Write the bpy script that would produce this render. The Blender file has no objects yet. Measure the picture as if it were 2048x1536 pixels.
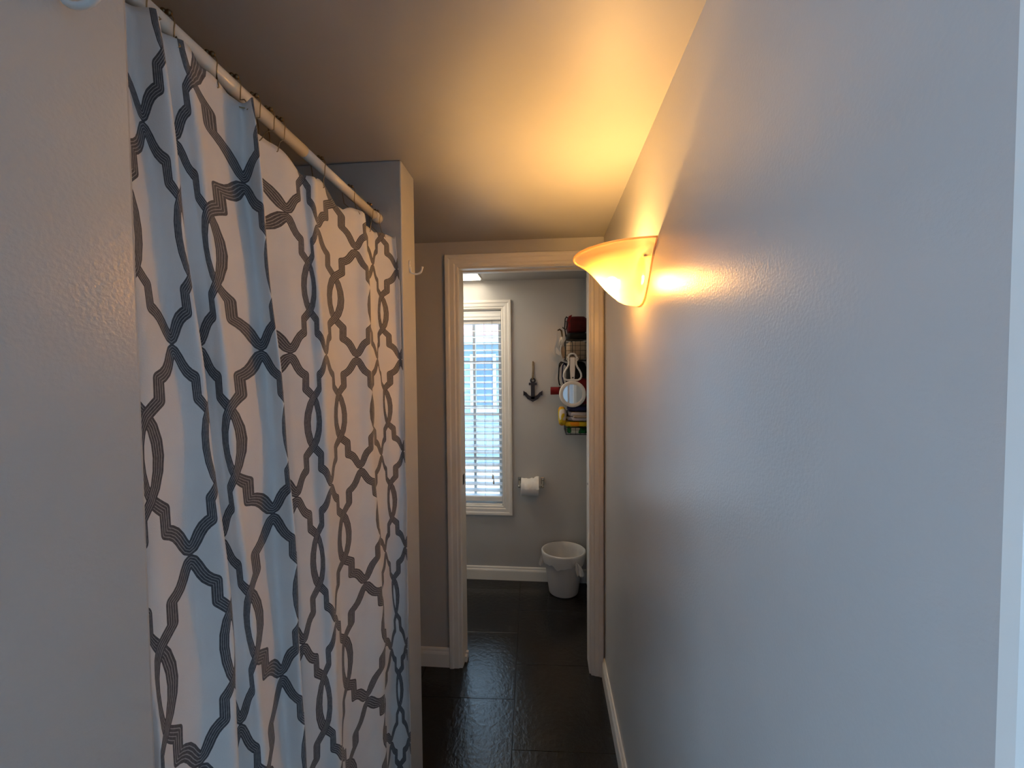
import bpy, bmesh, math, random
from mathutils import Vector, Matrix
random.seed(7)
S = bpy.context.scene
COL = S.collection
PI = math.pi

# ------------------------------------------------------------------ camera
CAM_H = 1.49
cam_d = bpy.data.cameras.new('camera')
cam = bpy.data.objects.new('camera', cam_d)
COL.objects.link(cam)
cam_d.sensor_fit = 'HORIZONTAL'
cam_d.sensor_width = 36.0
cam_d.lens = 793.16 / 2048 * 36.0
cam_d.clip_start = 0.02
YAW, PITCH, ROLL = 0.0850, -0.0329, -0.0081
cam.matrix_world = (Matrix.Translation((0, 0, CAM_H)) @ Matrix.Rotation(YAW, 4, 'Z')
                    @ Matrix.Rotation(PI / 2 + PITCH, 4, 'X') @ Matrix.Rotation(ROLL, 4, 'Z'))
S.camera = cam

# ------------------------------------------------------------------ world, sun, daylight, exposure
W = bpy.data.worlds.new('daylight_sky')
S.world = W
W.use_nodes = True
bg = W.node_tree.nodes['Background']
bg.inputs['Color'].default_value = (0.52, 0.74, 1.0, 1)
bg.inputs['Strength'].default_value = 5.8

sun_d = bpy.data.lights.new('sun', 'SUN')
sun_d.energy = 5.0
sun_d.color = (1.0, 0.95, 0.88)
sun_d.angle = math.radians(1.0)
sun = bpy.data.objects.new('sun', sun_d)
COL.objects.link(sun)
sun.rotation_euler = Vector((-0.75, 0.30, -0.75)).to_track_quat('-Z', 'Y').to_euler()

# daylight entering through the window of the vanity room behind the camera
YV0 = -1.75
day_d = bpy.data.lights.new('vanity_window_daylight', 'AREA')
day_d.shape = 'RECTANGLE'
day_d.size, day_d.size_y = 0.95, 1.15
day_d.energy = 5.8
day_d.color = (0.42, 0.68, 1.0)
day = bpy.data.objects.new('vanity_window_daylight', day_d)
COL.objects.link(day)
day.location = (-1.30, -0.75, 1.35)
day.rotation_euler = Vector((1, 0, 0)).to_track_quat('-Z', 'Z').to_euler()

# sampling portal in the small-room window opening
por_d = bpy.data.lights.new('window_portal', 'AREA')
por_d.shape = 'RECTANGLE'
por_d.size, por_d.size_y = 0.60, 1.38
por_d.cycles.is_portal = True
por = bpy.data.objects.new('window_portal', por_d)
COL.objects.link(por)
por.location = (-0.61, 2.93, 1.229)
por.rotation_euler = Vector((0, -1, 0)).to_track_quat('-Z', 'Z').to_euler()

vs = S.view_settings
vs.view_transform = 'Standard'
vs.look = 'None'
vs.exposure = 0.3
vs.gamma = 1.0
vs.use_curve_mapping = False

# ------------------------------------------------------------------ measured layout (metres)
XR = 0.2775          # corridor right wall
XL = -0.427          # end faces of the two shower partitions
XFL = -1.22          # left wall
YP0, YP1 = 0.245, 0.386     # near partition
YQ0, YQ1 = 1.171, 1.288     # far partition
YB0, YB1 = 1.9265, 2.031    # doorway wall
YW = 2.776           # far wall of the small room
ZC = 2.121           # ceiling
YV = YV0           # vanity room back wall

# ------------------------------------------------------------------ materials
def new_mat(name):
    m = bpy.data.materials.new(name)
    m.use_nodes = True
    nt = m.node_tree
    return m, nt, nt.nodes['Principled BSDF']

def ramp(nt, fac, stops):
    r = nt.nodes.new('ShaderNodeValToRGB')
    e = r.color_ramp.elements
    while len(e) < len(stops):
        e.new(0.5)
    for k, (p, c) in enumerate(stops):
        e[k].position = p
        e[k].color = (*c, 1)
    nt.links.new(fac, r.inputs['Fac'])
    return r.outputs['Color']

def noise(nt, scale, detail=4, rough=0.5, coord='Object', vec=None):
    n = nt.nodes.new('ShaderNodeTexNoise')
    n.inputs['Scale'].default_value = scale
    n.inputs['Detail'].default_value = detail
    n.inputs['Roughness'].default_value = rough
    if vec is None:
        t = nt.nodes.new('ShaderNodeTexCoord')
        vec = t.outputs[coord]
    nt.links.new(vec, n.inputs['Vector'])
    return n.outputs['Fac']

def bump(nt, height, strength, dist, bsdf):
    b = nt.nodes.new('ShaderNodeBump')
    b.inputs['Strength'].default_value = strength
    b.inputs['Distance'].default_value = dist
    nt.links.new(height, b.inputs['Height'])
    nt.links.new(b.outputs['Normal'], bsdf.inputs['Normal'])
    return b

def paint(name, col, rough=0.5, bs=220.0, bstr=0.12, bdist=0.002, var=0.04, spec=0.5, metal=0.0):
    m, nt, b = new_mat(name)
    f = noise(nt, 6.0, 5)
    lo = tuple(max(0, c * (1 - var)) for c in col)
    hi = tuple(min(1, c * (1 + var)) for c in col)
    nt.links.new(ramp(nt, f, [(0.35, lo), (0.65, hi)]), b.inputs['Base Color'])
    b.inputs['Roughness'].default_value = rough
    b.inputs['Specular IOR Level'].default_value = spec
    b.inputs['Metallic'].default_value = metal
    if bstr:
        bump(nt, noise(nt, bs, 3), bstr, bdist, b)
    return m

def fabric(name, col, col2=None, scale=900.0, rough=0.9, var_scale=18.0):
    m, nt, b = new_mat(name)
    col2 = col2 or tuple(c * 0.75 for c in col)
    nt.links.new(ramp(nt, noise(nt, var_scale, 4), [(0.4, col2), (0.6, col)]), b.inputs['Base Color'])
    b.inputs['Roughness'].default_value = rough
    b.inputs['Specular IOR Level'].default_value = 0.2
    bump(nt, noise(nt, scale, 2), 0.4, 0.001, b)
    return m

def patches(name, cols, scale, rough=0.9, detail=1.0):
    """blotchy printed cloth: hard-edged patches of several colours"""
    m, nt, b = new_mat(name)
    f = noise(nt, scale, detail, 0.4)
    r = nt.nodes.new('ShaderNodeValToRGB')
    r.color_ramp.interpolation = 'CONSTANT'
    e = r.color_ramp.elements
    while len(e) < len(cols):
        e.new(0.5)
    for k, (p, c) in enumerate(cols):
        e[k].position = p
        e[k].color = (*c, 1)
    nt.links.new(f, r.inputs['Fac'])
    nt.links.new(r.outputs['Color'], b.inputs['Base Color'])
    b.inputs['Roughness'].default_value = rough
    b.inputs['Specular IOR Level'].default_value = 0.15
    bump(nt, noise(nt, 700, 2), 0.5, 0.001, b)
    return m

M = {}
M['wall'] = paint('grey_satin_wall_paint', (0.50, 0.495, 0.485), 0.29, 230.0, 0.22, 0.0020, 0.02, 0.5)
M['wall'].node_tree.nodes['Principled BSDF'].inputs['IOR'].default_value = 1.8
M['ceiling'] = paint('white_satin_ceiling_paint', (0.42, 0.41, 0.40), 0.50, 150.0, 0.05, 0.002, 0.02, 0.5)
M['trim'] = paint('white_gloss_trim_paint', (0.80, 0.78, 0.74), 0.32, 60.0, 0.05, 0.001, 0.03)
M['white_plastic'] = paint('white_plastic', (0.74, 0.73, 0.71), 0.35, 80, 0.02, 0.001, 0.02)
M['blind'] = paint('white_blind_vinyl', (0.78, 0.79, 0.80), 0.42, 60, 0.03, 0.001, 0.02)
M['rod'] = paint('white_enamel_rod', (0.72, 0.68, 0.60), 0.22, 60, 0.02, 0.001, 0.02)
M['bronze'] = paint('aged_bronze', (0.16, 0.11, 0.06), 0.28, 300, 0.05, 0.001, 0.2, 0.5, 1.0)
M['brass_wire'] = paint('brass_wire', (0.34, 0.26, 0.15), 0.3, 300, 0.03, 0.001, 0.15, 0.5, 1.0)
M['chrome'] = paint('brushed_nickel', (0.55, 0.52, 0.46), 0.22, 200, 0.03, 0.001, 0.1, 0.5, 1.0)
M['steel_dark'] = paint('dark_steel', (0.10, 0.09, 0.08), 0.4, 200, 0.05, 0.001, 0.1, 0.5, 1.0)
M['black_wire'] = paint('black_powder_coat', (0.012, 0.012, 0.013), 0.45, 200, 0.05, 0.001, 0.1)
M['grout'] = paint('dark_floor_joint', (0.008, 0.007, 0.007), 0.8, 200, 0.1, 0.001, 0.2)
M['navy'] = paint('navy_painted_wood', (0.008, 0.009, 0.022), 0.5, 90, 0.1, 0.001, 0.15)
M['paper'] = paint('white_tissue_paper', (0.80, 0.79, 0.78), 0.95, 300, 0.25, 0.001, 0.02, 0.1)
M['bin'] = paint('white_bin_plastic', (0.55, 0.55, 0.565), 0.38, 200, 0.03, 0.001, 0.02)
M['rope'] = fabric('jute_rope', (0.30, 0.22, 0.12), (0.18, 0.13, 0.07), 400)
M['wood'] = fabric('driftwood', (0.13, 0.09, 0.05), (0.06, 0.04, 0.025), 200)
M['red'] = fabric('red_nylon', (0.20, 0.010, 0.014), (0.14, 0.006, 0.010), 900, 0.55)
M['dark_red'] = fabric('dark_red_canvas', (0.075, 0.006, 0.008), (0.045, 0.004, 0.006), 900, 0.6)
M['black_cloth'] = fabric('black_nylon', (0.008, 0.008, 0.010), (0.005, 0.005, 0.006), 900, 0.6)
M['beige'] = fabric('beige_terry', (0.42, 0.32, 0.23), (0.34, 0.26, 0.19), 600)
M['white_yarn'] = fabric('white_yarn', (0.62, 0.60, 0.57), (0.45, 0.43, 0.41), 500)
M['grey_towel'] = patches('grey_striped_towel', [(0.0, (0.10, 0.10, 0.14)), (0.42, (0.20, 0.20, 0.26)), (0.58, (0.50, 0.48, 0.52))], 9.0)
M['yellow_towel'] = patches('yellow_white_towel', [(0.0, (0.62, 0.60, 0.56)), (0.40, (0.62, 0.46, 0.03)), (0.58, (0.66, 0.26, 0.02))], 11.0)
M['green_towel'] = patches('green_leaf_towel', [(0.0, (0.01, 0.06, 0.02)), (0.44, (0.02, 0.16, 0.05)), (0.58, (0.55, 0.60, 0.52))], 16.0)
M['navy_towel'] = fabric('navy_towel', (0.02, 0.025, 0.08), (0.012, 0.015, 0.05), 600)
M['concrete'] = paint('pale_concrete', (0.50, 0.51, 0.51), 0.9, 60, 0.2, 0.004, 0.06, 0.2)
M['gravel'] = patches('garden_gravel', [(0.0, (0.16, 0.16, 0.15)), (0.45, (0.30, 0.30, 0.29)), (0.55, (0.48, 0.48, 0.47))], 22.0)
M['siding'] = paint('pale_grey_siding', (0.24, 0.30, 0.34), 0.7, 80, 0.1, 0.001, 0.04, 0.2)
M['shingle'] = paint('red_roof_tile', (0.40, 0.22, 0.20), 0.8, 80, 0.2, 0.002, 0.12, 0.2)
M['house_trim'] = paint('white_house_trim', (0.48, 0.52, 0.53), 0.6, 80, 0.05, 0.001, 0.03, 0.3)
M['house_glass'] = paint('blue_grey_window_glass', (0.07, 0.12, 0.20), 0.15, 20, 0.02, 0.001, 0.1, 0.6)
M['leaf'] = fabric('hedge_leaves', (0.16, 0.26, 0.12), (0.08, 0.15, 0.06), 60)

def mirror_mat():
    m, nt, b = new_mat('mirror_silvering')
    b.inputs['Base Color'].default_value = (0.86, 0.87, 0.86, 1)
    b.inputs['Metallic'].default_value = 1.0
    b.inputs['Roughness'].default_value = 0.03
    return m
M['mirror'] = mirror_mat()

def pane_mat():
    m = bpy.data.materials.new('clear_window_glass')
    m.use_nodes = True
    nt = m.node_tree
    nt.nodes.clear()
    out = nt.nodes.new('ShaderNodeOutputMaterial')
    mix = nt.nodes.new('ShaderNodeMixShader')
    tr = nt.nodes.new('ShaderNodeBsdfTransparent')
    gl = nt.nodes.new('ShaderNodeBsdfGlossy')
    fr = nt.nodes.new('ShaderNodeFresnel')
    fr.inputs['IOR'].default_value = 1.3
    tr.inputs['Color'].default_value = (0.93, 0.97, 0.98, 1)
    gl.inputs['Roughness'].default_value = 0.02
    nt.links.new(fr.outputs[0], mix.inputs[0])
    nt.links.new(tr.outputs[0], mix.inputs[1])
    nt.links.new(gl.outputs[0], mix.inputs[2])
    nt.links.new(mix.outputs[0], out.inputs[0])
    return m
M['pane'] = pane_mat()

def tile_mat():
    m, nt, b = new_mat('dark_slate_vinyl')
    f = noise(nt, 11.0, 9, 0.72)
    nt.links.new(ramp(nt, f, [(0.36, (0.002, 0.0017, 0.0016)), (0.56, (0.006, 0.0052, 0.0048)), (0.72, (0.040, 0.036, 0.032))]),
                 b.inputs['Base Color'])
    b.inputs['Roughness'].default_value = 0.19
    b.inputs['IOR'].default_value = 1.72
    h = noise(nt, 42.0, 5, 0.6)
    bump(nt, h, 0.30, 0.006, b)
    return m
M['tile'] = tile_mat()

def emit_mat(name, col, strength):
    m, nt, b = new_mat(name)
    b.inputs['Base Color'].default_value = (*col, 1)
    b.inputs['Emission Color'].default_value = (*col, 1)
    b.inputs['Emission Strength'].default_value = strength
    return m

def shade_mat():
    """frosted alabaster glass: passes and scatters light"""
    m = bpy.data.materials.new('frosted_alabaster_glass')
    m.use_nodes = True
    nt = m.node_tree
    nt.nodes.clear()
    out = nt.nodes.new('ShaderNodeOutputMaterial')
    tl = nt.nodes.new('ShaderNodeBsdfTranslucent')
    df = nt.nodes.new('ShaderNodeBsdfDiffuse')
    gl = nt.nodes.new('ShaderNodeBsdfGlossy')
    m1 = nt.nodes.new('ShaderNodeMixShader')
    m2 = nt.nodes.new('ShaderNodeMixShader')
    f = noise(nt, 9.0, 4, 0.5)
    nt.links.new(ramp(nt, f, [(0.3, (0.93, 0.58, 0.20)), (0.7, (0.97, 0.66, 0.26))]), tl.inputs['Color'])
    df.inputs['Color'].default_value = (0.70, 0.60, 0.44, 1)
    gl.inputs['Roughness'].default_value = 0.25
    m1.inputs[0].default_value = 0.66
    m2.inputs[0].default_value = 0.05
    nt.links.new(tl.outputs[0], m1.inputs[1])
    nt.links.new(df.outputs[0], m1.inputs[2])
    nt.links.new(m1.outputs[0], m2.inputs[1])
    nt.links.new(gl.outputs[0], m2.inputs[2])
    tp = nt.nodes.new('ShaderNodeBsdfTransparent')
    tp.inputs['Color'].default_value = (1.0, 0.84, 0.58, 1)
    m3 = nt.nodes.new('ShaderNodeMixShader')
    m3.inputs[0].default_value = 0.22
    nt.links.new(m2.outputs[0], m3.inputs[1])
    nt.links.new(tp.outputs[0], m3.inputs[2])
    nt.links.new(m3.outputs[0], out.inputs[0])
    return m
M['shade'] = shade_mat()

def liner_mat():
    m = bpy.data.materials.new('thin_white_bag_plastic')
    m.use_nodes = True
    nt = m.node_tree
    b = nt.nodes['Principled BSDF']
    out = nt.nodes['Material Output']
    b.inputs['Base Color'].default_value = (0.86, 0.86, 0.86, 1)
    b.inputs['Roughness'].default_value = 0.4
    tl = nt.nodes.new('ShaderNodeBsdfTranslucent')
    tl.inputs['Color'].default_value = (0.8, 0.8, 0.8, 1)
    mx = nt.nodes.new('ShaderNodeMixShader')
    mx.inputs[0].default_value = 0.3
    nt.links.new(b.outputs[0], mx.inputs[1])
    nt.links.new(tl.outputs[0], mx.inputs[2])
    nt.links.new(mx.outputs[0], out.inputs[0])
    bump(nt, noise(nt, 45.0, 4), 0.5, 0.004, b)
    return m
M['liner'] = liner_mat()

# curtain print: interlaced rings, every ring a closed stripe band
CW, CP = 0.115, 0.270
RING = [(0, .1270), (.005, .1246), (.010, .1175), (.0148, .1090), (.0205, .1015), (.0275, .0962), (.0355, .0925),
        (.0355, .0660), (.0575, .0490), (.0670, .0350), (.0728, .0175), (.0746, 0.0)]
def seg_group():
    g = bpy.data.node_groups.new('segment_distance', 'ShaderNodeTree')
    for n in ('P', 'A', 'D'):
        g.interface.new_socket(n, in_out='INPUT', socket_type='NodeSocketVector')
    g.interface.new_socket('K', in_out='INPUT', socket_type='NodeSocketFloat')
    g.interface.new_socket('Dist', in_out='OUTPUT', socket_type='NodeSocketFloat')
    i = g.nodes.new('NodeGroupInput')
    o = g.nodes.new('NodeGroupOutput')
    def vm(op, a, b_=None):
        n = g.nodes.new('ShaderNodeVectorMath')
        n.operation = op
        g.links.new(a, n.inputs[0])
        if b_ is not None:
            g.links.new(b_, n.inputs[1])
        return n
    pa = vm('SUBTRACT', i.outputs['P'], i.outputs['A'])
    dt = vm('DOT_PRODUCT', pa.outputs[0], i.outputs['D'])
    mu = g.nodes.new('ShaderNodeMath')
    mu.operation = 'MULTIPLY'
    mu.use_clamp = True
    g.links.new(dt.outputs['Value'], mu.inputs[0])
    g.links.new(i.outputs['K'], mu.inputs[1])
    sc = g.nodes.new('ShaderNodeVectorMath')
    sc.operation = 'SCALE'
    g.links.new(i.outputs['D'], sc.inputs[0])
    g.links.new(mu.outputs[0], sc.inputs['Scale'])
    df = vm('SUBTRACT', pa.outputs[0], sc.outputs[0])
    ln = vm('LENGTH', df.outputs[0])
    g.links.new(ln.outputs['Value'], o.inputs['Dist'])
    return g

def curtain_mat():
    m, nt, b = new_mat('white_curtain_with_ring_print')
    L = nt.links
    grp = seg_group()
    def mth(op, a, b_=None, clamp=False):
        n = nt.nodes.new('ShaderNodeMath')
        n.operation = op
        n.use_clamp = clamp
        for k, v in enumerate((a, b_)):
            if v is None:
                continue
            if isinstance(v, (int, float)):
                n.inputs[k].default_value = v
            else:
                L.new(v, n.inputs[k])
        return n.outputs[0]
    uv = nt.nodes.new('ShaderNodeUVMap')
    uv.uv_map = 'cloth'
    sx = nt.nodes.new('ShaderNodeSeparateXYZ')
    L.new(uv.outputs[0], sx.inputs[0])
    fu = mth('SUBTRACT', mth('FRACT', sx.outputs[0]), 0.5)            # -.5...5, ring centre at 0
    fv = mth('SUBTRACT', mth('FRACT', mth('DIVIDE', mth('SUBTRACT', sx.outputs[1], 1.527 - 10 * CP), CP)), 0.5)
    x = mth('MULTIPLY', mth('ABSOLUTE', fu), CW)
    y = mth('MULTIPLY', mth('ABSOLUTE', fv), CP)
    x2 = mth('SUBTRACT', CW, x)
    def dist(xo):
        c = nt.nodes.new('ShaderNodeCombineXYZ')
        L.new(xo, c.inputs[0])
        L.new(y, c.inputs[1])
        cur = None
        for a, d in zip(RING[:-1], RING[1:]):
            g = nt.nodes.new('ShaderNodeGroup')
            g.node_tree = grp
            dx, dy = d[0] - a[0], d[1] - a[1]
            L.new(c.outputs[0], g.inputs['P'])
            g.inputs['A'].default_value = (a[0], a[1], 0)
            g.inputs['D'].default_value = (dx, dy, 0)
            g.inputs['K'].default_value = 1.0 / (dx * dx + dy * dy)
            cur = g.outputs[0] if cur is None else mth('MINIMUM', cur, g.outputs[0])
        return cur
    d_own = dist(x)
    d_nb = dist(x2)
    HT = 0.0088
    own_in = mth('LESS_THAN', d_own, HT)
    nb_in = mth('LESS_THAN', d_nb, HT)
    own_over = mth('LESS_THAN', mth('MULTIPLY', fu, fv), 0.0)
    # own band shows where inside and (over or neighbour absent)
    own_vis = mth('MULTIPLY', own_in, mth('MAXIMUM', own_over, mth('SUBTRACT', 1.0, nb_in)))
    nb_vis = mth('MULTIPLY', nb_in, mth('SUBTRACT', 1.0, own_vis))
    dd = mth('ADD', mth('MULTIPLY', d_own, own_vis), mth('MULTIPLY', d_nb, nb_vis))
    inside = mth('MAXIMUM', own_vis, nb_vis)
    # five dark lines with four thin pale lines between
    t = mth('ADD', mth('DIVIDE', dd, 2 * HT / 5.0), 0.5)
    line = mth('ABSOLUTE', mth('SUBTRACT', mth('FRACT', t), 0.5))        # 0 middle of dark line, .5 at gap
    gap = mth('MULTIPLY', mth('GREATER_THAN', line, 0.36), mth('LESS_THAN', dd, HT * 0.86))
    weave = noise(nt, 260.0, 3)
    dark = ramp(nt, weave, [(0.3, (0.055, 0.056, 0.066)), (0.7, (0.10, 0.10, 0.112))])
    pale = ramp(nt, weave, [(0.3, (0.26, 0.26, 0.27)), (0.7, (0.34, 0.34, 0.35))])
    cloth = ramp(nt, noise(nt, 14.0, 4), [(0.3, (0.68, 0.68, 0.69)), (0.7, (0.74, 0.735, 0.73))])
    mx1 = nt.nodes.new('ShaderNodeMixRGB')
    L.new(gap, mx1.inputs[0])
    L.new(dark, mx1.inputs[1])
    L.new(pale, mx1.inputs[2])
    mx2 = nt.nodes.new('ShaderNodeMixRGB')
    L.new(inside, mx2.inputs[0])
    L.new(cloth, mx2.inputs[1])
    L.new(mx1.outputs[0], mx2.inputs[2])
    L.new(mx2.outputs[0], b.inputs['Base Color'])
    b.inputs['Roughness'].default_value = 0.75
    b.inputs['Specular IOR Level'].default_value = 0.25
    b.inputs['Sheen Weight'].default_value = 0.15
    bump(nt, noise(nt, 500.0, 3), 0.25, 0.001, b)
    return m
M['curtain'] = curtain_mat()

# ------------------------------------------------------------------ mesh helpers
class MB:
    def __init__(s):
        s.v, s.f = [], []
    def add(s, vs_, fs):
        o = len(s.v)
        s.v += [tuple(p) for p in vs_]
        s.f += [tuple(i + o for i in f) for f in fs]
        return s
    def box(s, x0, x1, y0, y1, z0, z1):
        p = [(x, y, z) for z in (z0, z1) for y in (y0, y1) for x in (x0, x1)]
        return s.add(p, [(0, 2, 3, 1), (4, 5, 7, 6), (0, 1, 5, 4), (2, 6, 7, 3), (0, 4, 6, 2), (1, 3, 7, 5)])
    def prism(s, poly, axis, a0, a1):
        """poly: 2D points; axis: extrusion axis ('x': (y,z); 'y': (x,z); 'z': (x,y))"""
        def P(q, a):
            return {'x': (a, q[0], q[1]), 'y': (q[0], a, q[1]), 'z': (q[0], q[1], a)}[axis]
        n = len(poly)
        vs_ = [P(q, a0) for q in poly] + [P(q, a1) for q in poly]
        fs = [tuple(range(n - 1, -1, -1)), tuple(range(n, 2 * n))]
        fs += [(i, (i + 1) % n, n + (i + 1) % n, n + i) for i in range(n)]
        return s.add(vs_, fs)
    def tube(s, pts, r, n=8, closed=False, caps=True):
        pts = [Vector(p) for p in pts]
        N = len(pts)
        rr = r if isinstance(r, (list, tuple)) else [r] * N
        rings = []
        up = None
        for i, p in enumerate(pts):
            a = pts[i - 1] if (i > 0 or closed) else p
            b = pts[(i + 1) % N] if (i < N - 1 or closed) else p
            t = (b - a).normalized()
            if up is None:
                up = Vector((0, 0, 1)) if abs(t.z) < 0.9 else Vector((1, 0, 0))
            u = (up - t * up.dot(t))
            u = u.normalized() if u.length > 1e-6 else t.orthogonal().normalized()
            up = u
            w = t.cross(u)
            rings.append([p + (u * math.cos(k * 2 * PI / n) + w * math.sin(k * 2 * PI / n)) * rr[i] for k in range(n)])
        vs_ = [q for R_ in rings for q in R_]
        fs = []
        for i in range(N if closed else N - 1):
            j = (i + 1) % N
            for k in range(n):
                k2 = (k + 1) % n
                fs.append((i * n + k, i * n + k2, j * n + k2, j * n + k))
        if caps and not closed:
            fs.append(tuple(range(n - 1, -1, -1)))
            fs.append(tuple((N - 1) * n + k for k in range(n)))
        return s.add(vs_, fs)
    def lathe(s, prof, c, n=32, sx=1.0, sy=1.0, axis='z'):
        """prof: (r, h) list; revolve round an axis through c"""
        vs_, fs = [], []
        for (r, h) in prof:
            for k in range(n):
                a = 2 * PI * k / n
                p, q = r * math.cos(a) * sx, r * math.sin(a) * sy
                vs_.append({'z': (c[0] + p, c[1] + q, c[2] + h), 'x': (c[0] + h, c[1] + p, c[2] + q),
                            'y': (c[0] + p, c[1] + h, c[2] + q)}[axis])
        for i in range(len(prof) - 1):
            for k in range(n):
                k2 = (k + 1) % n
                fs.append((i * n + k, i * n + k2, (i + 1) * n + k2, (i + 1) * n + k))
        return s.add(vs_, fs)
    def ball(s, c, r, n=10, m=6, sc=(1, 1, 1)):
        vs_, fs = [(c[0], c[1], c[2] - r * sc[2])], []
        for i in range(1, m):
            t = -PI / 2 + PI * i / m
            for k in range(n):
                a = 2 * PI * k / n
                vs_.append((c[0] + r * sc[0] * math.cos(t) * math.cos(a), c[1] + r * sc[1] * math.cos(t) * math.sin(a),
                            c[2] + r * sc[2] * math.sin(t)))
        vs_.append((c[0], c[1], c[2] + r * sc[2]))
        for k in range(n):
            fs.append((0, 1 + (k + 1) % n, 1 + k))
            fs.append((len(vs_) - 1, 1 + (m - 2) * n + k, 1 + (m - 2) * n + (k + 1) % n))
        for i in range(m - 2):
            for k in range(n):
                k2 = (k + 1) % n
                fs.append((1 + i * n + k, 1 + i * n + k2, 1 + (i + 1) * n + k2, 1 + (i + 1) * n + k))
        return s.add(vs_, fs)
    def build(s, name, mat, parent=None, smooth=False, bevel=0.0):
        me = bpy.data.meshes.new(name)
        me.from_pydata(s.v, [], s.f)
        bm = bmesh.new()
        bm.from_mesh(me)
        bmesh.ops.recalc_face_normals(bm, faces=bm.faces)
        bm.to_mesh(me)
        bm.free()
        me.materials.append(M[mat] if isinstance(mat, str) else mat)
        if smooth:
            for p in me.polygons:
                p.use_smooth = True
        o = bpy.data.objects.new(name, me)
        COL.objects.link(o)
        if parent is not None:
            o.parent = parent
            o.matrix_parent_inverse = Matrix.Translation(-parent.location)
        if bevel:
            bv = o.modifiers.new('bevel', 'BEVEL')
            bv.width = bevel
            bv.segments = 2
            bv.limit_method = 'ANGLE'
        return o

def empty(name, loc):
    o = bpy.data.objects.new(name, None)
    o.empty_display_size = 0.05
    o.location = loc
    COL.objects.link(o)
    return o

def tag(o, label, cat, group=None, kind=None):
    o['label'] = label
    o['category'] = cat
    if group:
        o['group'] = group
    if kind:
        o['kind'] = kind
    return o

def st(o, label, cat):
    return tag(o, label, cat, kind='structure')

def arc(cx, cy, r, a0, a1, n):
    return [(cx + r * math.cos(a0 + (a1 - a0) * i / n), cy + r * math.sin(a0 + (a1 - a0) * i / n)) for i in range(n + 1)]

# ------------------------------------------------------------------ room shell
st(MB().box(XFL - .12, XR + .12, YV - .12, YW + .14, -.12, -.006).build('floor', 'grout'),
   'dark slate tile floor running from the hall into the small room', 'floor')
floor = bpy.data.objects['floor']
st(MB().box(XFL - .12, XR + .12, YV - .12, YW + .14, ZC, ZC + .10).build('ceiling', 'ceiling'),
   'low satin ceiling glowing warm above the wall lamp', 'ceiling')
st(MB().box(XR, XR + .12, YV - .12, YW + .14, 0, ZC).build('wall_right', 'wall'),
   'long grey satin wall on the right carrying the glass lamp', 'wall')
wl = MB()            # left wall with the vanity window opening
wl.box(XFL - .12, XFL, YV - .12, -1.23, 0, ZC).box(XFL - .12, XFL, -.27, YW + .14, 0, ZC)
wl.box(XFL - .12, XFL, -1.23, -.27, 0, .77).box(XFL - .12, XFL, -1.23, -.27, 1.93, ZC)
st(wl.build('wall_left', 'wall'), 'grey left wall hidden behind the shower curtain', 'wall')
st(MB().box(XFL, XR, YV - .12, YV, 0, ZC).build('wall_back', 'wall'), 'grey wall behind the photographer', 'wall')
pn = st(MB().box(XFL, XL, YP0, YP1, 0, ZC).build('wall_near_partition', 'wall', bevel=.004),
        'grey wall end at the left edge, in front of the curtain', 'wall')
pf = st(MB().box(XFL, XL, YQ0, YQ1, 0, ZC).build('wall_far_partition', 'wall', bevel=.004),
        'narrow grey partition at the far end of the shower curtain', 'wall')
# doorway wall
JL, JR, JT = -.421, .206, 1.990
wd = MB()
wd.box(XFL, JL - .02, YB0, YB1, 0, ZC)
wd.box(JR + .02, XR, YB0, YB1, 0, ZC)
wd.box(JL - .02, JR + .02, YB0, YB1, JT + .02, ZC)
st(wd.build('wall_doorway', 'wall'), 'grey wall around the cased doorway', 'wall')
# far wall with window opening
WX0, WX1, WZ0, WZ1 = -.915, -.305, .534, 1.924
wf = MB()
wf.box(XFL, WX0, YW, YW + .14, 0, ZC)
wf.box(WX1, XR, YW, YW + .14, 0, ZC)
wf.box(WX0, WX1, YW, YW + .14, 0, WZ0)
wf.box(WX0, WX1, YW, YW + .14, WZ1, ZC)
st(wf.build('wall_far', 'wall'), 'grey far wall of the small room with the tall window', 'wall')

# floor tiles: 18 inch slate vinyl, grid turned about two degrees
TH = math.atan2(.044, 1.211)
TS = .4565
def clip(poly, x0, x1, y0, y1):
    def cut(ps, inside, inter):
        out = []
        for i, a in enumerate(ps):
            b = ps[(i + 1) % len(ps)]
            if inside(a):
                out.append(a)
                if not inside(b):
                    out.append(inter(a, b))
            elif inside(b):
                out.append(inter(a, b))
        return out
    for k, lim, sg in ((0, x0, 1), (0, x1, -1), (1, y0, 1), (1, y1, -1)):
        if not poly:
            return poly
        def ins(p):
            return (p[k] - lim) * sg >= 0
        def itx(a, b):
            t = (lim - a[k]) / (b[k] - a[k])
            return (a[0] + (b[0] - a[0]) * t, a[1] + (b[1] - a[1]) * t)
        poly = cut(poly, ins, itx)
    return poly
G = .0009
for i in range(-4, 3):
    a0 = -.0855 + i * TS
    b_off = 2.2065 if i % 2 == 1 else 1.9665
    for j in range(-10, 4):
        b0 = b_off + j * TS
        quad = [(a0 + G, b0 + G), (a0 + TS - G, b0 + G), (a0 + TS - G, b0 + TS - G), (a0 + G, b0 + TS - G)]
        quad = [(a * math.cos(TH) - b * math.sin(TH), a * math.sin(TH) + b * math.cos(TH)) for a, b in quad]
        quad = clip(quad, XFL, XR, YV, YW)
        if len(quad) < 3:
            continue
        ar = abs(sum(quad[k][0] * quad[(k + 1) % len(quad)][1] - quad[(k + 1) % len(quad)][0] * quad[k][1] for k in range(len(quad)))) / 2
        if ar < .002:
            continue
        MB().prism(quad, 'z', -.006, 0.0).build('floor_tile', 'tile', floor, bevel=.0005)

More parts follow.
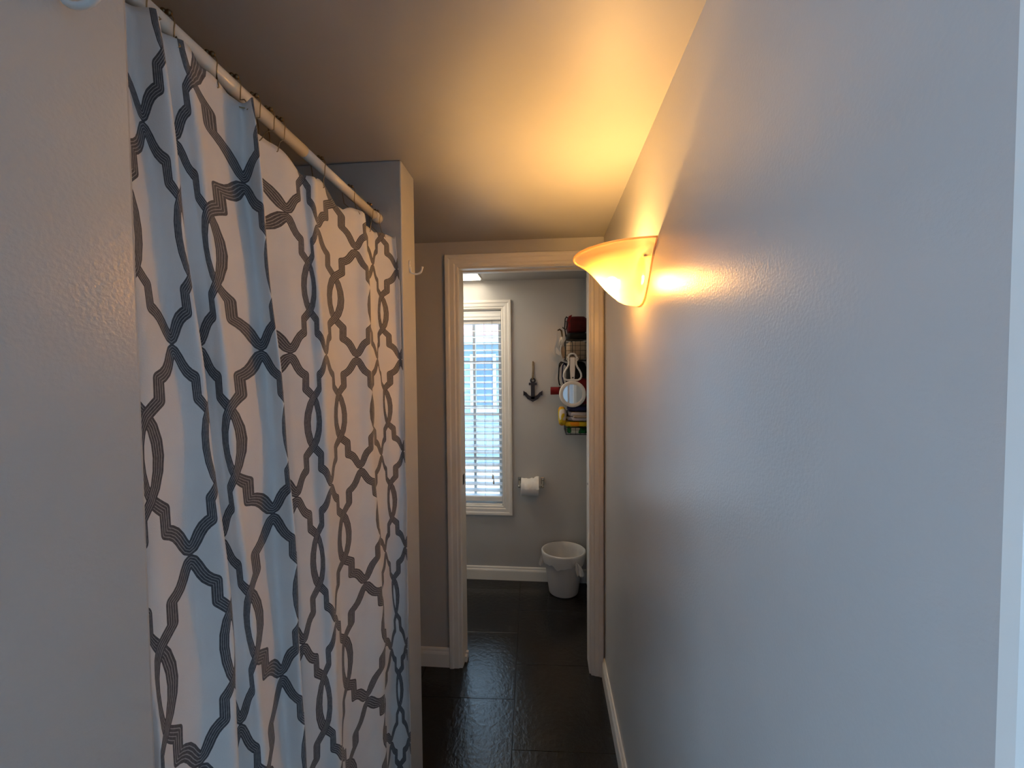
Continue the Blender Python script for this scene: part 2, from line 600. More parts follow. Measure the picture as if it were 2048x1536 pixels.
# baseboards
def bb_profile(sx, h=.094, t=.0138):
    return [(0, 0), (sx * t, 0), (sx * t, h * .70), (sx * t * .85, h * .78), (sx * t * .60, h * .84), (sx * t * .55, h * .93), (sx * t * .3, h), (0, h)]
st(MB().prism([(XR - p[0], p[1]) for p in bb_profile(1)], 'y', .2445, YB0 - .018).build('baseboard_right', 'trim'),
   'white baseboard along the foot of the long right wall', 'baseboard')
st(MB().prism([(YB0 - p[0], p[1]) for p in bb_profile(1)], 'x', XFL, -.4895).build('baseboard_doorway', 'trim'),
   'short white baseboard between the curtain end and the door casing', 'baseboard')
st(MB().prism([(YW - p[0], p[1]) for p in bb_profile(1)], 'x', XFL, XR).build('baseboard_far', 'trim'),
   'white baseboard under the window in the small room', 'baseboard')
# cased opening at the photographer: board on the right wall
st(MB().prism([(XR, .2445), (XR - .020, .2445), (XR - .020, .235), (XR - .014, .225), (XR - .014, .165), (XR, .165)], 'z', 0, ZC)
   .build('trim_1', 'trim'), 'white vertical trim board at the far right edge of the picture', 'trim')

# ------------------------------------------------------------------ doorway: casing, jamb, track, strike plate
CAS = [(0, 0), (0, .008), (.05, .011), (.22, .0115), (.30, .0150), (.36, .0155), (.62, .0165), (.70, .0195), (.78, .0205), (.94, .0205), (1.0, .017), (1.0, 0)]
def casing(parent, x0, x1, z0, z1, y, sl, stp, sr, sb=None):
    """mitred casing boards around an opening; profile goes outward from the opening"""
    def ring(p):
        w, t = p
        c = [(x0 - w * sl, z0 - (w * sb if sb else 0)), (x0 - w * sl, z1 + w * stp), (x1 + w * sr, z1 + w * stp), (x1 + w * sr, z0 - (w * sb if sb else 0))]
        return [(q[0], y - t, q[1]) for q in c]
    R_ = [ring(p) for p in CAS]
    n = len(CAS)
    sides = [(0, 1), (1, 2), (2, 3)] + ([(3, 0)] if sb else [])
    for a, b in sides:
        vs_ = [R_[k][a] for k in range(n)] + [R_[k][b] for k in range(n)]
        fs = [tuple(range(n)), tuple(range(2 * n - 1, n - 1, -1))] + [(k, (k + 1) % n, n + (k + 1) % n, n + k) for k in range(n)]
        MB().add(vs_, fs).build('casing_board', 'trim', parent)

door = st(empty('door_1', (-.11, YB0, 0)), 'white cased pocket doorway leading to the small room', 'doorway')
casing(door, -.4225, .2135, 0, 1.995, YB0, .0665, .0615, .0595)
MB().box(JL - .02, JL, YB0 - .001, YB1 + .001, 0, JT + .02).build('jamb', 'trim', door, bevel=.0015)
MB().box(JR, JR + .02, YB0 - .001, YB1 + .001, 0, JT + .02).build('jamb', 'trim', door, bevel=.0015)
hd = MB()
hd.box(JL, JR, YB0 - .001, YB0 + .034, JT, JT + .02)
hd.box(JL, JR, YB0 + .072, YB1 + .001, JT, JT + .02)
hd.build('header_jamb', 'trim', door, bevel=.0015)
MB().box(JL, JR, YB0 + .034, YB0 + .072, JT + .018, JT + .02).build('door_track', 'steel_dark', door)
sp = MB().box(JL, JL + .0022, YB0 + .036, YB0 + .068, .915, .965).build('strike_plate', 'steel_dark', door)
MB().box(JL + .0022, JL + .0032, YB0 + .046, YB0 + .058, .925, .955).build('latch_hole', 'black_wire', sp)
gd = MB().box(JL, JL + .012, YB0 + .030, YB0 + .050, 0, .030)
gd.box(JL, JL + .012, YB0 + .062, YB0 + .078, 0, .030)
gd.build('floor_guide', 'white_plastic', door, bevel=.001)
MB().lathe([(0, -.002), (.005, -.002), (.005, .0005), (0, .0005)], (JR, YB0 + .055, .925), 10, axis='x').build('screw', 'steel_dark', door)

# ------------------------------------------------------------------ window with muntins and panes
win = st(empty('window_1', ((WX0 + WX1) / 2, YW, WZ0)), 'tall white-cased window with small panes in the far wall', 'window')
casing(win, WX0, WX1, WZ0, WZ1, YW, .067, .061, .067, .067)
rv = MB()   # reveal lining
rv.box(WX0, WX0 + .006, YW, YW + .14, WZ0, WZ1)
rv.box(WX1 - .006, WX1, YW, YW + .14, WZ0, WZ1)
rv.box(WX0, WX1, YW, YW + .14, WZ1 - .006, WZ1)
rv.box(WX0, WX1, YW, YW + .14, WZ0, WZ0 + .006)
rv.build('reveal_lining', 'trim', win)
FY0, FY1 = YW + .085, YW + .125
fr = MB()
fr.box(WX0 + .006, WX0 + .036, FY0, FY1, WZ0 + .006, WZ1 - .006)
fr.box(WX1 - .036, WX1 - .006, FY0, FY1, WZ0 + .006, WZ1 - .006)
fr.box(WX0 + .036, WX1 - .036, FY0, FY1, WZ1 - .040, WZ1 - .006)
fr.box(WX0 + .036, WX1 - .036, FY0, FY1, WZ0 + .006, WZ0 + .040)
fr.build('sash', 'trim', win, bevel=.002)
gx0, gx1, gz0, gz1 = WX0 + .036, WX1 - .036, WZ0 + .040, WZ1 - .040
cx = [gx0 + (gx1 - gx0) * k / 3 for k in range(4)]
cz = [gz0 + (gz1 - gz0) * k / 4 for k in range(5)]
for k in (1, 2):
    MB().box(cx[k] - .009, cx[k] + .009, FY0 + .004, FY1 - .004, gz0, gz1).build('muntin', 'trim', win)
for k in (1, 2, 3):
    MB().box(gx0, gx1, FY0 + .006, FY1 - .006, cz[k] - .009, cz[k] + .009).build('muntin', 'trim', win)
for a in range(3):
    for b in range(4):
        MB().box(cx[a], cx[a + 1], YW + .1045, YW + .1050, cz[b], cz[b + 1]).build('pane', 'pane', win)

# blind
BX0, BX1 = WX0 + .012, WX1 - .010
bl = tag(empty('window_blind', ((BX0 + BX1) / 2, YW + .035, .555)), 'white slatted venetian blind hanging inside the tall window', 'blind')
vz = [(YW + .004, 1.849), (YW + .001, 1.852), (YW + .001, 1.860), (YW + .004, 1.863), (YW + .004, 1.870), (YW + .0015, 1.874), (YW + .0015, 1.884), (YW + .005, 1.888),
      (YW + .005, 1.912), (YW + .014, 1.912), (YW + .014, 1.849)]
MB().prism(vz, 'x', BX0 - .002, BX1 + .002).build('valance', 'blind', bl)
MB().box(BX0, BX1, YW + .016, YW + .064, 1.824, 1.905).build('headrail', 'blind', bl, bevel=.002)
tilt = math.radians(12)
NS = 26
slat_me = None
for k in range(NS):
    z = 1.777 - k * .0458
    if slat_me is None:
        d = .025
        poly = []
        up_, lo_ = [], []
        for t in range(7):
            s_ = -1 + 2 * t / 6
            crown = .0016 * (1 - s_ * s_)
            yy, zz = s_ * d, crown
            up_.append((yy * math.cos(tilt) - zz * math.sin(tilt) , yy * math.sin(tilt) + zz * math.cos(tilt) + .0014))
            lo_.append((yy * math.cos(tilt) - zz * math.sin(tilt) , yy * math.sin(tilt) + zz * math.cos(tilt) - .0014))
        o = MB().prism(lo_ + up_[::-1], 'x', BX0, BX1).build('slat', 'blind', bl)
        slat_me = o.data
    else:
        o = bpy.data.objects.new('slat', slat_me)
        COL.objects.link(o)
        o.parent = bl
        o.matrix_parent_inverse = Matrix.Translation(-bl.location)
    o.location = (0, YW + .040, z)
brl = [(YW + .016, .557), (YW + .014, .562), (YW + .014, .588), (YW + .018, .595), (YW + .062, .598), (YW + .064, .557)]
MB().prism(brl, 'x', BX0, BX1).build('bottom_rail', 'blind', bl)
for x in (-.435, -.785):
    MB().tube([(x, YW + .0135, 1.83), (x, YW + .0135, .60)], .0011, 6).build('ladder_cord', 'white_yarn', bl)
    MB().tube([(x, YW + .0665, 1.83), (x, YW + .0665, .60)], .0011, 6).build('ladder_cord', 'white_yarn', bl)
    MB().lathe([(0, 0), (.006, .001), (.006, .004), (0, .005)], (x, YW + .013, .565), 8, axis='y').build('cord_button', 'blind', bl)
for k, (x, zb) in enumerate(((-.3795, .735), (-.3735, .700))):
    lc = MB().tube([(x, YW + .010, 1.85), (x, YW + .008, zb + .02)], .0009, 6).build('lift_cord', 'white_yarn', bl)
    MB().lathe([(0, .022), (.003, .021), (.006, .004), (.0065, -.012), (.004, -.016), (0, -.016)], (x, YW + .006, zb), 10).build('tassel', 'white_plastic', lc, True)

# vanity window behind the photographer
vw = st(empty('window_2', (XFL, -.75, .77)), 'bright window of the vanity room behind the photographer', 'window')
for (y0, y1, z0, z1) in ((-1.29, -1.23, .71, 1.99), (-.27, -.21, .71, 1.99), (-1.23, -.27, 1.93, 1.99), (-1.23, -.27, .71, .77)):
    MB().box(XFL, XFL + .014, y0, y1, z0, z1).build('casing_board', 'trim', vw, bevel=.002)

# ------------------------------------------------------------------ outside the window
g1 = st(MB().box(-14, 12, 6.3, 18, -.75, -.65).build('ground_paving', 'concrete'), 'pale paving outside the window', 'paving')
g2 = st(MB().box(-14, 12, YW + .2, 6.3, -.78, -.68).build('ground_gravel', 'gravel'), 'grey gravel bed outside the window', 'gravel')
hy = 9.0
hs = tag(empty('neighbour_house', (-1.5, hy, -.65)), 'pale neighbouring house with red roof tiles seen through the blind', 'house')
MB().box(-7, 5, hy, hy + .3, -.65, 2.30).build('house_wall', 'siding', hs)
for k in range(16):
    z = -.60 + k * .18
    MB().prism([(hy - .002, z), (hy - .022, z), (hy - .004, z + .175), (hy - .002, z + .175)], 'x', -7, 5).build('siding_board', 'siding', hs)
for k in range(9):
    y0, z0 = hy - .45 + k * .16, 2.26 + k * .12
    MB().prism([(y0, z0), (y0, z0 + .03), (y0 + .22, z0 + .185), (y0 + .22, z0 + .155)], 'x', -7.4, 5.4).build('roof_tile_course', 'shingle', hs)
MB().box(-7.3, 5.3, hy - .42, hy - .39, 2.12, 2.27).build('gutter_board', 'house_trim', hs)
MB().box(-7.0, 5.0, hy - .39, hy - .01, 2.13, 2.15).build('soffit', 'house_trim', hs)
hw = MB()
hw.box(-1.72, -1.12, hy - .06, hy - .02, .55, .63).box(-1.72, -1.12, hy - .06, hy - .02, 1.80, 1.88)
hw.box(-1.72, -1.64, hy - .06, hy - .02, .63, 1.80).box(-1.20, -1.12, hy - .06, hy - .02, .63, 1.80)
hw = hw.build('house_window', 'house_trim', hs)
MB().box(-1.64, -1.20, hy - .05, hy - .03, .63, 1.80).build('house_pane', 'house_glass', hw)

# ------------------------------------------------------------------ shower curtain, rod, rings
RX, RZ, RR = -.500, 1.950, .0124
rod = tag(empty('curtain_rod', (RX, YP1, RZ)), 'white tension rod carrying the shower curtain below the ceiling', 'curtain rod')
MB().tube([(RX, YP1 + .002, RZ), (RX, .80, RZ)], RR, 20).build('outer_tube', 'rod', rod, True)
MB().tube([(RX, .80, RZ), (RX, YQ0 - .002, RZ)], RR * .94, 20).build('inner_tube', 'rod', rod, True)
MB().lathe([(0, 0), (RR * 1.25, 0), (RR * 1.25, .012), (RR * 1.12, .030), (RR * .9, .031)], (RX, YP1 + .001, RZ), 20, axis='y').build('end_cap', 'rod', rod, True)
MB().lathe([(RR * .9, -.031), (RR * 1.12, -.030), (RR * 1.25, -.012), (RR * 1.25, 0), (0, 0)], (RX, YQ0 - .001, RZ), 20, axis='y').build('end_cap', 'rod', rod, True)

CT = [
(-.6, -.470, [.398]*5),
(0.0, -0.462, [0.419, 0.418, 0.419, 0.413, 0.387]),
(0.5, -0.468, [0.448, 0.455, 0.465, 0.465, 0.443]),
(0.97, -0.446, [0.457, 0.468, 0.484, 0.492, 0.474]),
(1.4, -0.468, [0.48, 0.49, 0.505, 0.517, 0.505]),
(1.7, -0.458, [0.493, 0.501, 0.513, 0.527, 0.517]),
(2.0, -0.446, [0.503, 0.509, 0.518, 0.535, 0.528]),
(2.18, -0.454, [0.533, 0.538, 0.545, 0.56, 0.554]),
(2.5, -0.465, [0.609, 0.613, 0.618, 0.612, 0.599]),
(2.9, -0.436, [0.603, 0.611, 0.622, 0.62, 0.609]),
(3.2, -0.492, [0.663, 0.668, 0.675, 0.671, 0.664]),
(3.5, -0.48, [0.74, 0.729, 0.714, 0.691, 0.669]),
(4.0, -0.466, [0.781, 0.771, 0.757, 0.73, 0.706]),
(4.4, -0.45, [0.794, 0.785, 0.773, 0.749, 0.728]),
(4.58, -0.464, [0.827, 0.82, 0.81, 0.785, 0.763]),
(5.0, -0.474, [0.902, 0.889, 0.869, 0.838, 0.81]),
(5.5, -0.462, [0.982, 0.964, 0.939, 0.908, 0.881]),
(5.85, -0.444, [1.016, 0.999, 0.975, 0.955, 0.937]),
(6.12, -0.472, [1.074, 1.06, 1.039, 1.019, 1.001]),
(6.5, -0.474, [1.117, 1.103, 1.082, 1.065, 1.049]),
(7.0, -0.462, [1.143, 1.126, 1.102, 1.086, 1.071]),
(7.4, -0.438, [1.168, 1.161, 1.152, 1.109, 1.071]),
(7.58, -0.424, [1.167, 1.162, 1.155, 1.102, 1.053]),
]
CZ = [1.93, 1.75, 1.49, 1.10, .75]
RINGS = [.424, .461, .497, .565, .611, .655, .690, .719, .855, .991, 1.100, 1.147]
def crom(vals, ts, t):
    """Catmull-Rom on non-uniform keys"""
    n = len(ts)
    i = 0
    while i < n - 2 and t > ts[i + 1]:
        i += 1
    h = ts[i + 1] - ts[i]
    s_ = (t - ts[i]) / h
    def slope(k):
        a, b = max(k - 1, 0), min(k + 1, n - 1)
        return (vals[b] - vals[a]) / (ts[b] - ts[a])
    m0, m1 = slope(i) * h, slope(i + 1) * h
    return ((2 * s_**3 - 3 * s_**2 + 1) * vals[i] + (s_**3 - 2 * s_**2 + s_) * m0 + (-2 * s_**3 + 3 * s_**2) * vals[i + 1] + (s_**3 - s_**2) * m1)
us = [c[0] for c in CT]
def curtain_pt(u, z):
    # position along the folds at height z
    if z >= CZ[0]:
        k, f = 0, 0.0
    elif z <= CZ[-1]:
        k, f = len(CZ) - 2, 1.0
    else:
        k = max(i for i in range(len(CZ) - 1) if z <= CZ[i])
        f = (CZ[k] - z) / (CZ[k] - CZ[k + 1])
    ys = [c[2][k] * (1 - f) + c[2][k + 1] * f for c in CT]
    y = crom(ys, us, u)
    x = crom([c[1] for c in CT], us, u)
    lean = (1.49 - max(z, .75)) * .052
    w = .0025 * math.sin(z * 9 + u * 3.1) + .0015 * math.sin(z * 21 + u * 7)
    return x + lean + w, y
NU, NV = 330, 90
ZBOT = .06
cv, cuv = [], []
for j in range(NV + 1):
    for i in range(NU + 1):
        u = us[0] + (us[-1] - us[0]) * i / NU
        x0, y0 = curtain_pt(u, 1.88)
        near = min(abs(y0 - r) for r in RINGS)
        sag = min(.024, near * near * 8)
        zt = 1.931 - .047 * (y0 - .44) - sag
        tt = (j / NV) ** 1.15
        z = zt + (ZBOT - zt) * tt
        x, y = curtain_pt(u, z)
        cv.append((x, min(y, 1.166), z))
        cuv.append((u + 10, z))
cf = [(j * (NU + 1) + i, j * (NU + 1) + i + 1, (j + 1) * (NU + 1) + i + 1, (j + 1) * (NU + 1) + i) for j in range(NV) for i in range(NU)]
cme = bpy.data.meshes.new('shower_curtain')
cme.from_pydata(cv, [], cf)
uvl = cme.uv_layers.new(name='cloth')
for lp in cme.loops:
    uvl.data[lp.index].uv = cuv[lp.vertex_index]
for p in cme.polygons:
    p.use_smooth = True
cme.materials.append(M['curtain'])
cur = bpy.data.objects.new('shower_curtain', cme)
COL.objects.link(cur)
sd = cur.modifiers.new('thickness', 'SOLIDIFY')
sd.thickness = .0009
sd.offset = 0
tag(cur, 'white shower curtain printed with dark interlaced striped rings', 'curtain')

ORD = ['first', 'second', 'third', 'fourth', 'fifth', 'sixth', 'seventh', 'eighth', 'ninth', 'tenth', 'eleventh', 'twelfth']
def ring_at(y, n):
    r = tag(empty('curtain_ring', (RX, y, RZ)), 'bronze beaded curtain ring on the white rod, %s from the near wall' % ORD[n], 'curtain ring', 'rings on the shower rod')
    # curtain height below this ring
    best = min(((abs(curtain_pt(us[0] + (us[-1] - us[0]) * i / NU, 1.88)[1] - y), i) for i in range(NU + 1)))[1]
    p = cv[best]
    q = cv[best + NU + 1]
    pts = []
    ra = RR + .0045
    for a in [d * PI / 180 for d in range(200, -21, -20)]:
        pts.append((RX + ra * math.cos(a), y, RZ + ra * math.sin(a)))
    pts += [(RX + .014, y + .001, RZ - .022), (p[0] * .5 + RX * .5 + .006, y + .002, p[2] + .006), (q[0] + .003, p[1], p[2] - .010), (q[0] - .003, p[1] + .001, p[2] - .012)]
    pts = [(q[0] - .006, p[1], p[2] - .010), (RX - .012, y - .001, RZ - .028)] + pts
    MB().tube(pts, .00095, 6).build('wire', 'brass_wire', r, True)
    for a in (145, 115, 85, 55):
        a = a * PI / 180
        MB().ball((RX + (RR + .0046) * math.cos(a), y, RZ + (RR + .0046) * math.sin(a)), .0040, 10, 6).build('bead', 'bronze', r, True)
for n, y in enumerate(RINGS):
    ring_at(y, n)

# ------------------------------------------------------------------ white wall hooks on the partition ends
def hook(y, z, label):
    h = tag(empty('wall_hook', (XL, y, z)), label, 'hook', 'white hooks on the partition ends')
    pl = [(y + .0070 * math.cos(a) * (1 + .25 * math.sin(a)), z + .003 + .0165 * math.sin(a)) for a in [2 * PI * k / 20 for k in range(20)]]
    MB().prism(pl, 'x', XL, XL + .0028).build('back_plate', 'white_plastic', h, bevel=.0008)
    MB().ball((XL + .003, y, z + .009), .0026, 8, 5, (.5, 1, 1)).build('screw', 'white_plastic', h, True)
    pts = [(XL + .002, y, z - .002), (XL + .004, y, z - .012)]
    pts += [(XL + .0215 + .0185 * math.cos(a), y, z - .012 - .0125 * math.sin(a)) for a in [PI - PI * k / 10 for k in range(1, 10)]]
    pts += [(XL + .041, y, z - .010), (XL + .0425, y, z - .002)]
    MB().tube(pts, [.0045, .0042] + [.0030] * 9 + [.0027, .0034], 10).build('hook_arm', 'white_plastic', h, True)
hook(1.231, 1.822, 'small white hook on the narrow far partition, beside the door casing')
hook(.326, 1.838, 'blurred white hook cut off at the top left corner')

# ------------------------------------------------------------------ wall sconce
SY, SZ = 1.190, 0.0
sc = tag(empty('wall_sconce', (XR, SY, 1.745)), 'lit frosted glass half-bowl lamp on the right wall', 'wall lamp')
PRO = [(.0, 1.678), (.016, 1.6785), (.032, 1.681), (.046, 1.6855), (.058, 1.693), (.071, 1.7055), (.083, 1.718), (.095, 1.7315), (.106, 1.746),
       (.118, 1.762), (.132, 1.779), (.146, 1.793), (.158, 1.803), (.166, 1.808), (.169, 1.8115), (.1745, 1.8145), (.176, 1.818)]
def half_bowl(pro, n=40, off=0.0):
    vs_ = []
    for (r, z) in pro:
        r = max(r - off, 0)
        for k in range(n + 1):
            a = -PI / 2 + PI * k / n
            vs_.append((XR - .0012 - r * 1.09 * math.cos(a), SY + r * math.sin(a), z + (off if r < .1 else off * .3)))
    return vs_
def bowl():
    n, m = 40, len(PRO)
    fs = [(i * (n + 1) + k, i * (n + 1) + k + 1, (i + 1) * (n + 1) + k + 1, (i + 1) * (n + 1) + k) for i in range(m - 1) for k in range(n)]
    return MB().add(half_bowl(PRO, n), fs)
gs = bowl().build('glass_shade', 'shade', sc, True)
MB().tube(half_bowl([PRO[-1]], 40), .0026, 8).build('rim_bead', 'shade', gs, True)
MB().tube([(XR - .002, SY + s_ * r, z) for s_, pr in ((-1, PRO[::-1]), (1, PRO[1:])) for r, z in pr], .0022, 6).build('edge_bead', 'shade', gs, True)
MB().lathe([(0, -.004), (.045, -.004), (.052, 0), (.052, .003), (0, .003)], (XR - .003, SY, 1.765), 24, axis='x').build('back_plate', 'chrome', sc)
MB().lathe([(.014, 0), (.014, -.054), (.012, -.062), (0, -.062)], (XR - .006, SY, 1.742), 16, axis='x').build('socket', 'white_plastic', sc, True)
M['bulb'] = emit_mat('warm_bulb', (1.0, 0.53, 0.155), 980.0)
MB().ball((XR - .084, SY, 1.742), .020, 20, 12).build('bulb', M['bulb'], sc, True)
for s_ in (-1, 1):
    k = MB().tube([(XR - .001, SY + s_ * .128, 1.786), (XR - .020, SY + s_ * .128, 1.786)], .003, 8)
    k.ball((XR - .022, SY + s_ * .129, 1.786), .0060, 10, 6)
    k.build('thumb_screw', 'chrome', sc, True)

# ------------------------------------------------------------------ small room: ceiling lamp
cl = tag(empty('ceiling_lamp', (-.77, 2.475, ZC)), 'warm ceiling lamp glimpsed under the door header', 'ceiling lamp')
MB().box(-1.10, -.430, 2.245, 2.705, ZC - .006, ZC).build('frame', 'white_plastic', cl, bevel=.003)
M['lamp_panel'] = emit_mat('warm_lamp_panel', (1.0, 0.86, 0.66), 6.0)
MB().box(-1.09, -.440, 2.255, 2.695, ZC - .012, ZC - .006).build('diffuser', M['lamp_panel'], cl)  # panel enlarged out of view to spread more light through the small room

# ------------------------------------------------------------------ anchor ornament
ax, ay = -.090, YW
an = tag(empty('anchor_ornament', (ax, ay, 1.275)), 'navy wooden anchor hanging on rope between window and basket', 'wall ornament')
body = MB()
body.prism([(ax - .0125, 1.405), (ax + .0125, 1.405), (ax + .0140, 1.292), (ax - .0140, 1.292)], 'y', ay - .014, ay - .002)
body.prism([(ax - .028, 1.390), (ax + .028, 1.390), (ax + .028, 1.407), (ax - .028, 1.407)], 'y', ay - .015, ay - .002)
out_ = [(ax - .064, 1.345), (ax - .058, 1.322), (ax - .036, 1.293), (ax - .012, 1.280), (ax, 1.272), (ax + .012, 1.280), (ax + .036, 1.293), (ax + .058, 1.322), (ax + .064, 1.345)]
in_ = [(ax + .048, 1.341), (ax + .030, 1.321), (ax + .010, 1.311), (ax - .010, 1.311), (ax - .030, 1.321), (ax - .048, 1.341)]
body.prism(out_ + in_, 'y', ay - .014, ay - .002)
for s_ in (-1, 1):
    body.prism([(ax + s_ * .066, 1.352), (ax + s_ * .066, 1.316), (ax + s_ * .040, 1.330)], 'y', ay - .015, ay - .002)
body.build('anchor', 'navy', an, bevel=.0012)
MB().tube([(ax + .014 * math.cos(a), ay - .008, 1.423 + .014 * math.sin(a)) for a in [2 * PI * k / 24 for k in range(24)]], .0055, 8, closed=True).build('eye', 'navy', an, True)
MB().tube([(ax - .003, ay - .012, 1.438), (ax - .004, ay - .014, 1.430), (ax + .001, ay - .014, 1.428), (ax + .003, ay - .010, 1.450),
           (ax + .007, ay - .006, 1.50), (ax + .006, ay - .005, 1.552), (ax + .002, ay - .006, 1.556), (ax - .001, ay - .006, 1.548), (ax + .000, ay - .006, 1.50), (ax - .003, ay - .010, 1.44)],
          .0028, 8).build('rope_loop', 'rope', an, True)
MB().lathe([(0, -.012), (.004, -.012), (.004, -.010), (.0018, -.010), (.0018, 0)], (ax + .002, ay, 1.553), 10, axis='y').build('nail', 'bronze', an)

# ------------------------------------------------------------------ toilet roll and holder
hx0, hx1, tz, ty = -.187, -.024, .690, YW - .070
th = tag(empty('toilet_roll_holder', ((hx0 + hx1) / 2, YW, tz + .03)), 'brushed metal toilet roll holder beside the window', 'roll holder')
for x in (hx0, hx1):
    p = MB().box(x - .012, x + .012, YW - .009, YW, tz + .005, tz + .052).build('mount', 'chrome', th, bevel=.003)
    MB().tube([(x, YW - .006, tz + .030), (x, YW - .045, tz + .028), (x, ty, tz + .004), (x, ty - .004, tz)], [.008, .007, .007, .009], 10).build('arm', 'chrome', th, True)
MB().tube([(hx0, ty, tz), (hx1, ty, tz)], .007, 12).build('roller', 'chrome', th, True)
tr = tag(empty('toilet_roll', (-.112, ty, tz)), 'white toilet roll with a loose ruffled end', 'toilet roll')
MB().lathe([(.019, -.060), (.056, -.060), (.0575, -.057), (.0575, .057), (.056, .060), (.019, .060), (.019, -.060)], (-.112, ty, tz), 40, axis='x').build('roll', 'paper', tr, True)
sv, sf = [], []
ns_, nx = 12, 10
for i in range(ns_ + 1):
    a = math.radians(150 - 150 * i / ns_)       # over the top and down the front
    for k in range(nx + 1):
        x = -.172 + .120 * k / nx
        if i > ns_ - 6:
            x += (i - ns_ + 6) * .0005
        rr_ = .0586 + .0025 * math.sin(k * 1.9 + i * .7) + (.004 * math.sin(k * 1.2 + 1) if i < 4 else 0) + (.013 if (2 < i < 7 and k > 7) else 0)
        sv.append((x, ty - rr_ * math.cos(math.radians(60) - a) if False else ty - rr_ * math.sin(math.radians(-60 + 150 * i / ns_)), tz + rr_ * math.cos(math.radians(-60 + 150 * i / ns_))))
sf = [(i * (nx + 1) + k, i * (nx + 1) + k + 1, (i + 1) * (nx + 1) + k + 1, (i + 1) * (nx + 1) + k) for i in range(ns_) for k in range(nx)]
MB().add(sv, sf).build('loose_sheet', 'paper', tr, True)
MB().lathe([(.0185, -.0605), (.0195, -.0605), (.0195, .0605), (.0185, .0605), (.0185, -.0605)], (-.112, ty, tz), 20, axis='x').build('core', 'rope', tr, True)

# ------------------------------------------------------------------ waste bin with liner
bx, by = .112, 2.640
SXB, SYB = 1.0, .86
wb = tag(empty('waste_bin', (bx, by, 0)), 'white tapered plastic waste bin standing by the far wall', 'bin')
MB().lathe([(0, .004), (.088, .004), (.094, .006), (.097, .012), (.110, .10), (.128, .23), (.138, .278), (.142, .282), (.142, .286), (.137, .286), (.134, .278), (.106, .10), (.092, .014), (0, .012)],
           (bx, by, 0), 48, SXB, SYB).build('bin_body', 'bin', wb, True)
MB().lathe([(.078, 0), (.086, 0), (.086, .006), (.078, .006), (.078, 0)], (bx, by, 0), 40, SXB, SYB).build('foot_rim', 'bin', wb)
ln_v = []
n = 72
prof = [(.128, .210, 1), (.141, .250, 1), (.1465, .278, 1), (.1470, .289, 1), (.142, .2935, 0), (.136, .290, 0), (.128, .255, 0), (.113, .19, 0), (.098, .10, 0), (.07, .055, 0), (.0, .045, 0)]
for i, (r, z, o_) in enumerate(prof):
    for k in range(n):
        a = 2 * PI * k / n
        wv = math.sin(5 * a + 1) * .5 + math.sin(11 * a + .4) * .3 + math.sin(17 * a) * .2
        dr, dz = 0, 0
        if i == 0:
            dz = .022 * wv + .004
            dr = .008 + .006 * wv
        elif i == 1:
            dr = .004 + .003 * wv
        elif i >= 6:
            dr = -.004 + .004 * math.sin(9 * a + i)
            dz = .006 * math.sin(7 * a + i * 2)
        rr_ = max(0, r + dr)
        ln_v.append((bx + rr_ * math.cos(a) * SXB, by + rr_ * math.sin(a) * SYB, z + dz))
ln_f = [(i * n + k, i * n + (k + 1) % n, (i + 1) * n + (k + 1) % n, (i + 1) * n + k) for i in range(len(prof) - 1) for k in range(n)]
lin = tag(empty('bin_liner', (bx, by, .045)), 'thin white plastic bag folded over the bin rim', 'bin bag')
MB().add(ln_v, ln_f).build('bag', 'liner', lin, True)
def tuft(px, py, pz, dx, dy, lw, lh, name):
    vs_, fs = [], []
    for i in range(7):
        t = i / 6
        w = lw * (0.25 + .75 * math.sin(t * PI * .62))
        for k in range(9):
            s_ = -1 + 2 * k / 8
            vs_.append((px + dx * t * .6 + w * s_ * .7, py + dy * t * .5 + .010 * math.cos(s_ * 5 + t * 3), pz - lh * t - .008 * abs(math.sin(s_ * 4))))
    fs = [(i * 9 + k, i * 9 + k + 1, (i + 1) * 9 + k + 1, (i + 1) * 9 + k) for i in range(6) for k in range(8)]
    MB().add(vs_, fs).build(name, 'liner', lin, True)
tuft(bx - .142, by - .03, .275, -.020, -.015, .020, .075, 'loose_corner')
tuft(bx + .078, by - .112, .262, .050, -.030, .036, .080, 'loose_corner')
rb = tag(empty('crumpled_wrapper', (bx + .01, by - .01, .06)), 'crumpled wrapper with dark print lying inside the bin bag', 'rubbish')
w_ = MB()
w_.ball((bx + .01, by + .01, .115), .052, 12, 8, (1.0, .8, .9))
w_ = w_.build('wrapper', 'paper', rb, False)
for v in w_.data.vertices:
    v.co += Vector((random.uniform(-.008, .008), random.uniform(-.008, .008), random.uniform(-.008, .008)))
for k, (dx, dz) in enumerate(((-.020, .168), (-.004, .176), (.018, .166))):
    MB().tube([(bx + .01 + dx, by - .030, dz - .012), (bx + .012 + dx, by - .022, dz), (bx + .016 + dx, by - .010, dz + .004)], .0022, 6).build('dark_print', 'black_wire', rb)

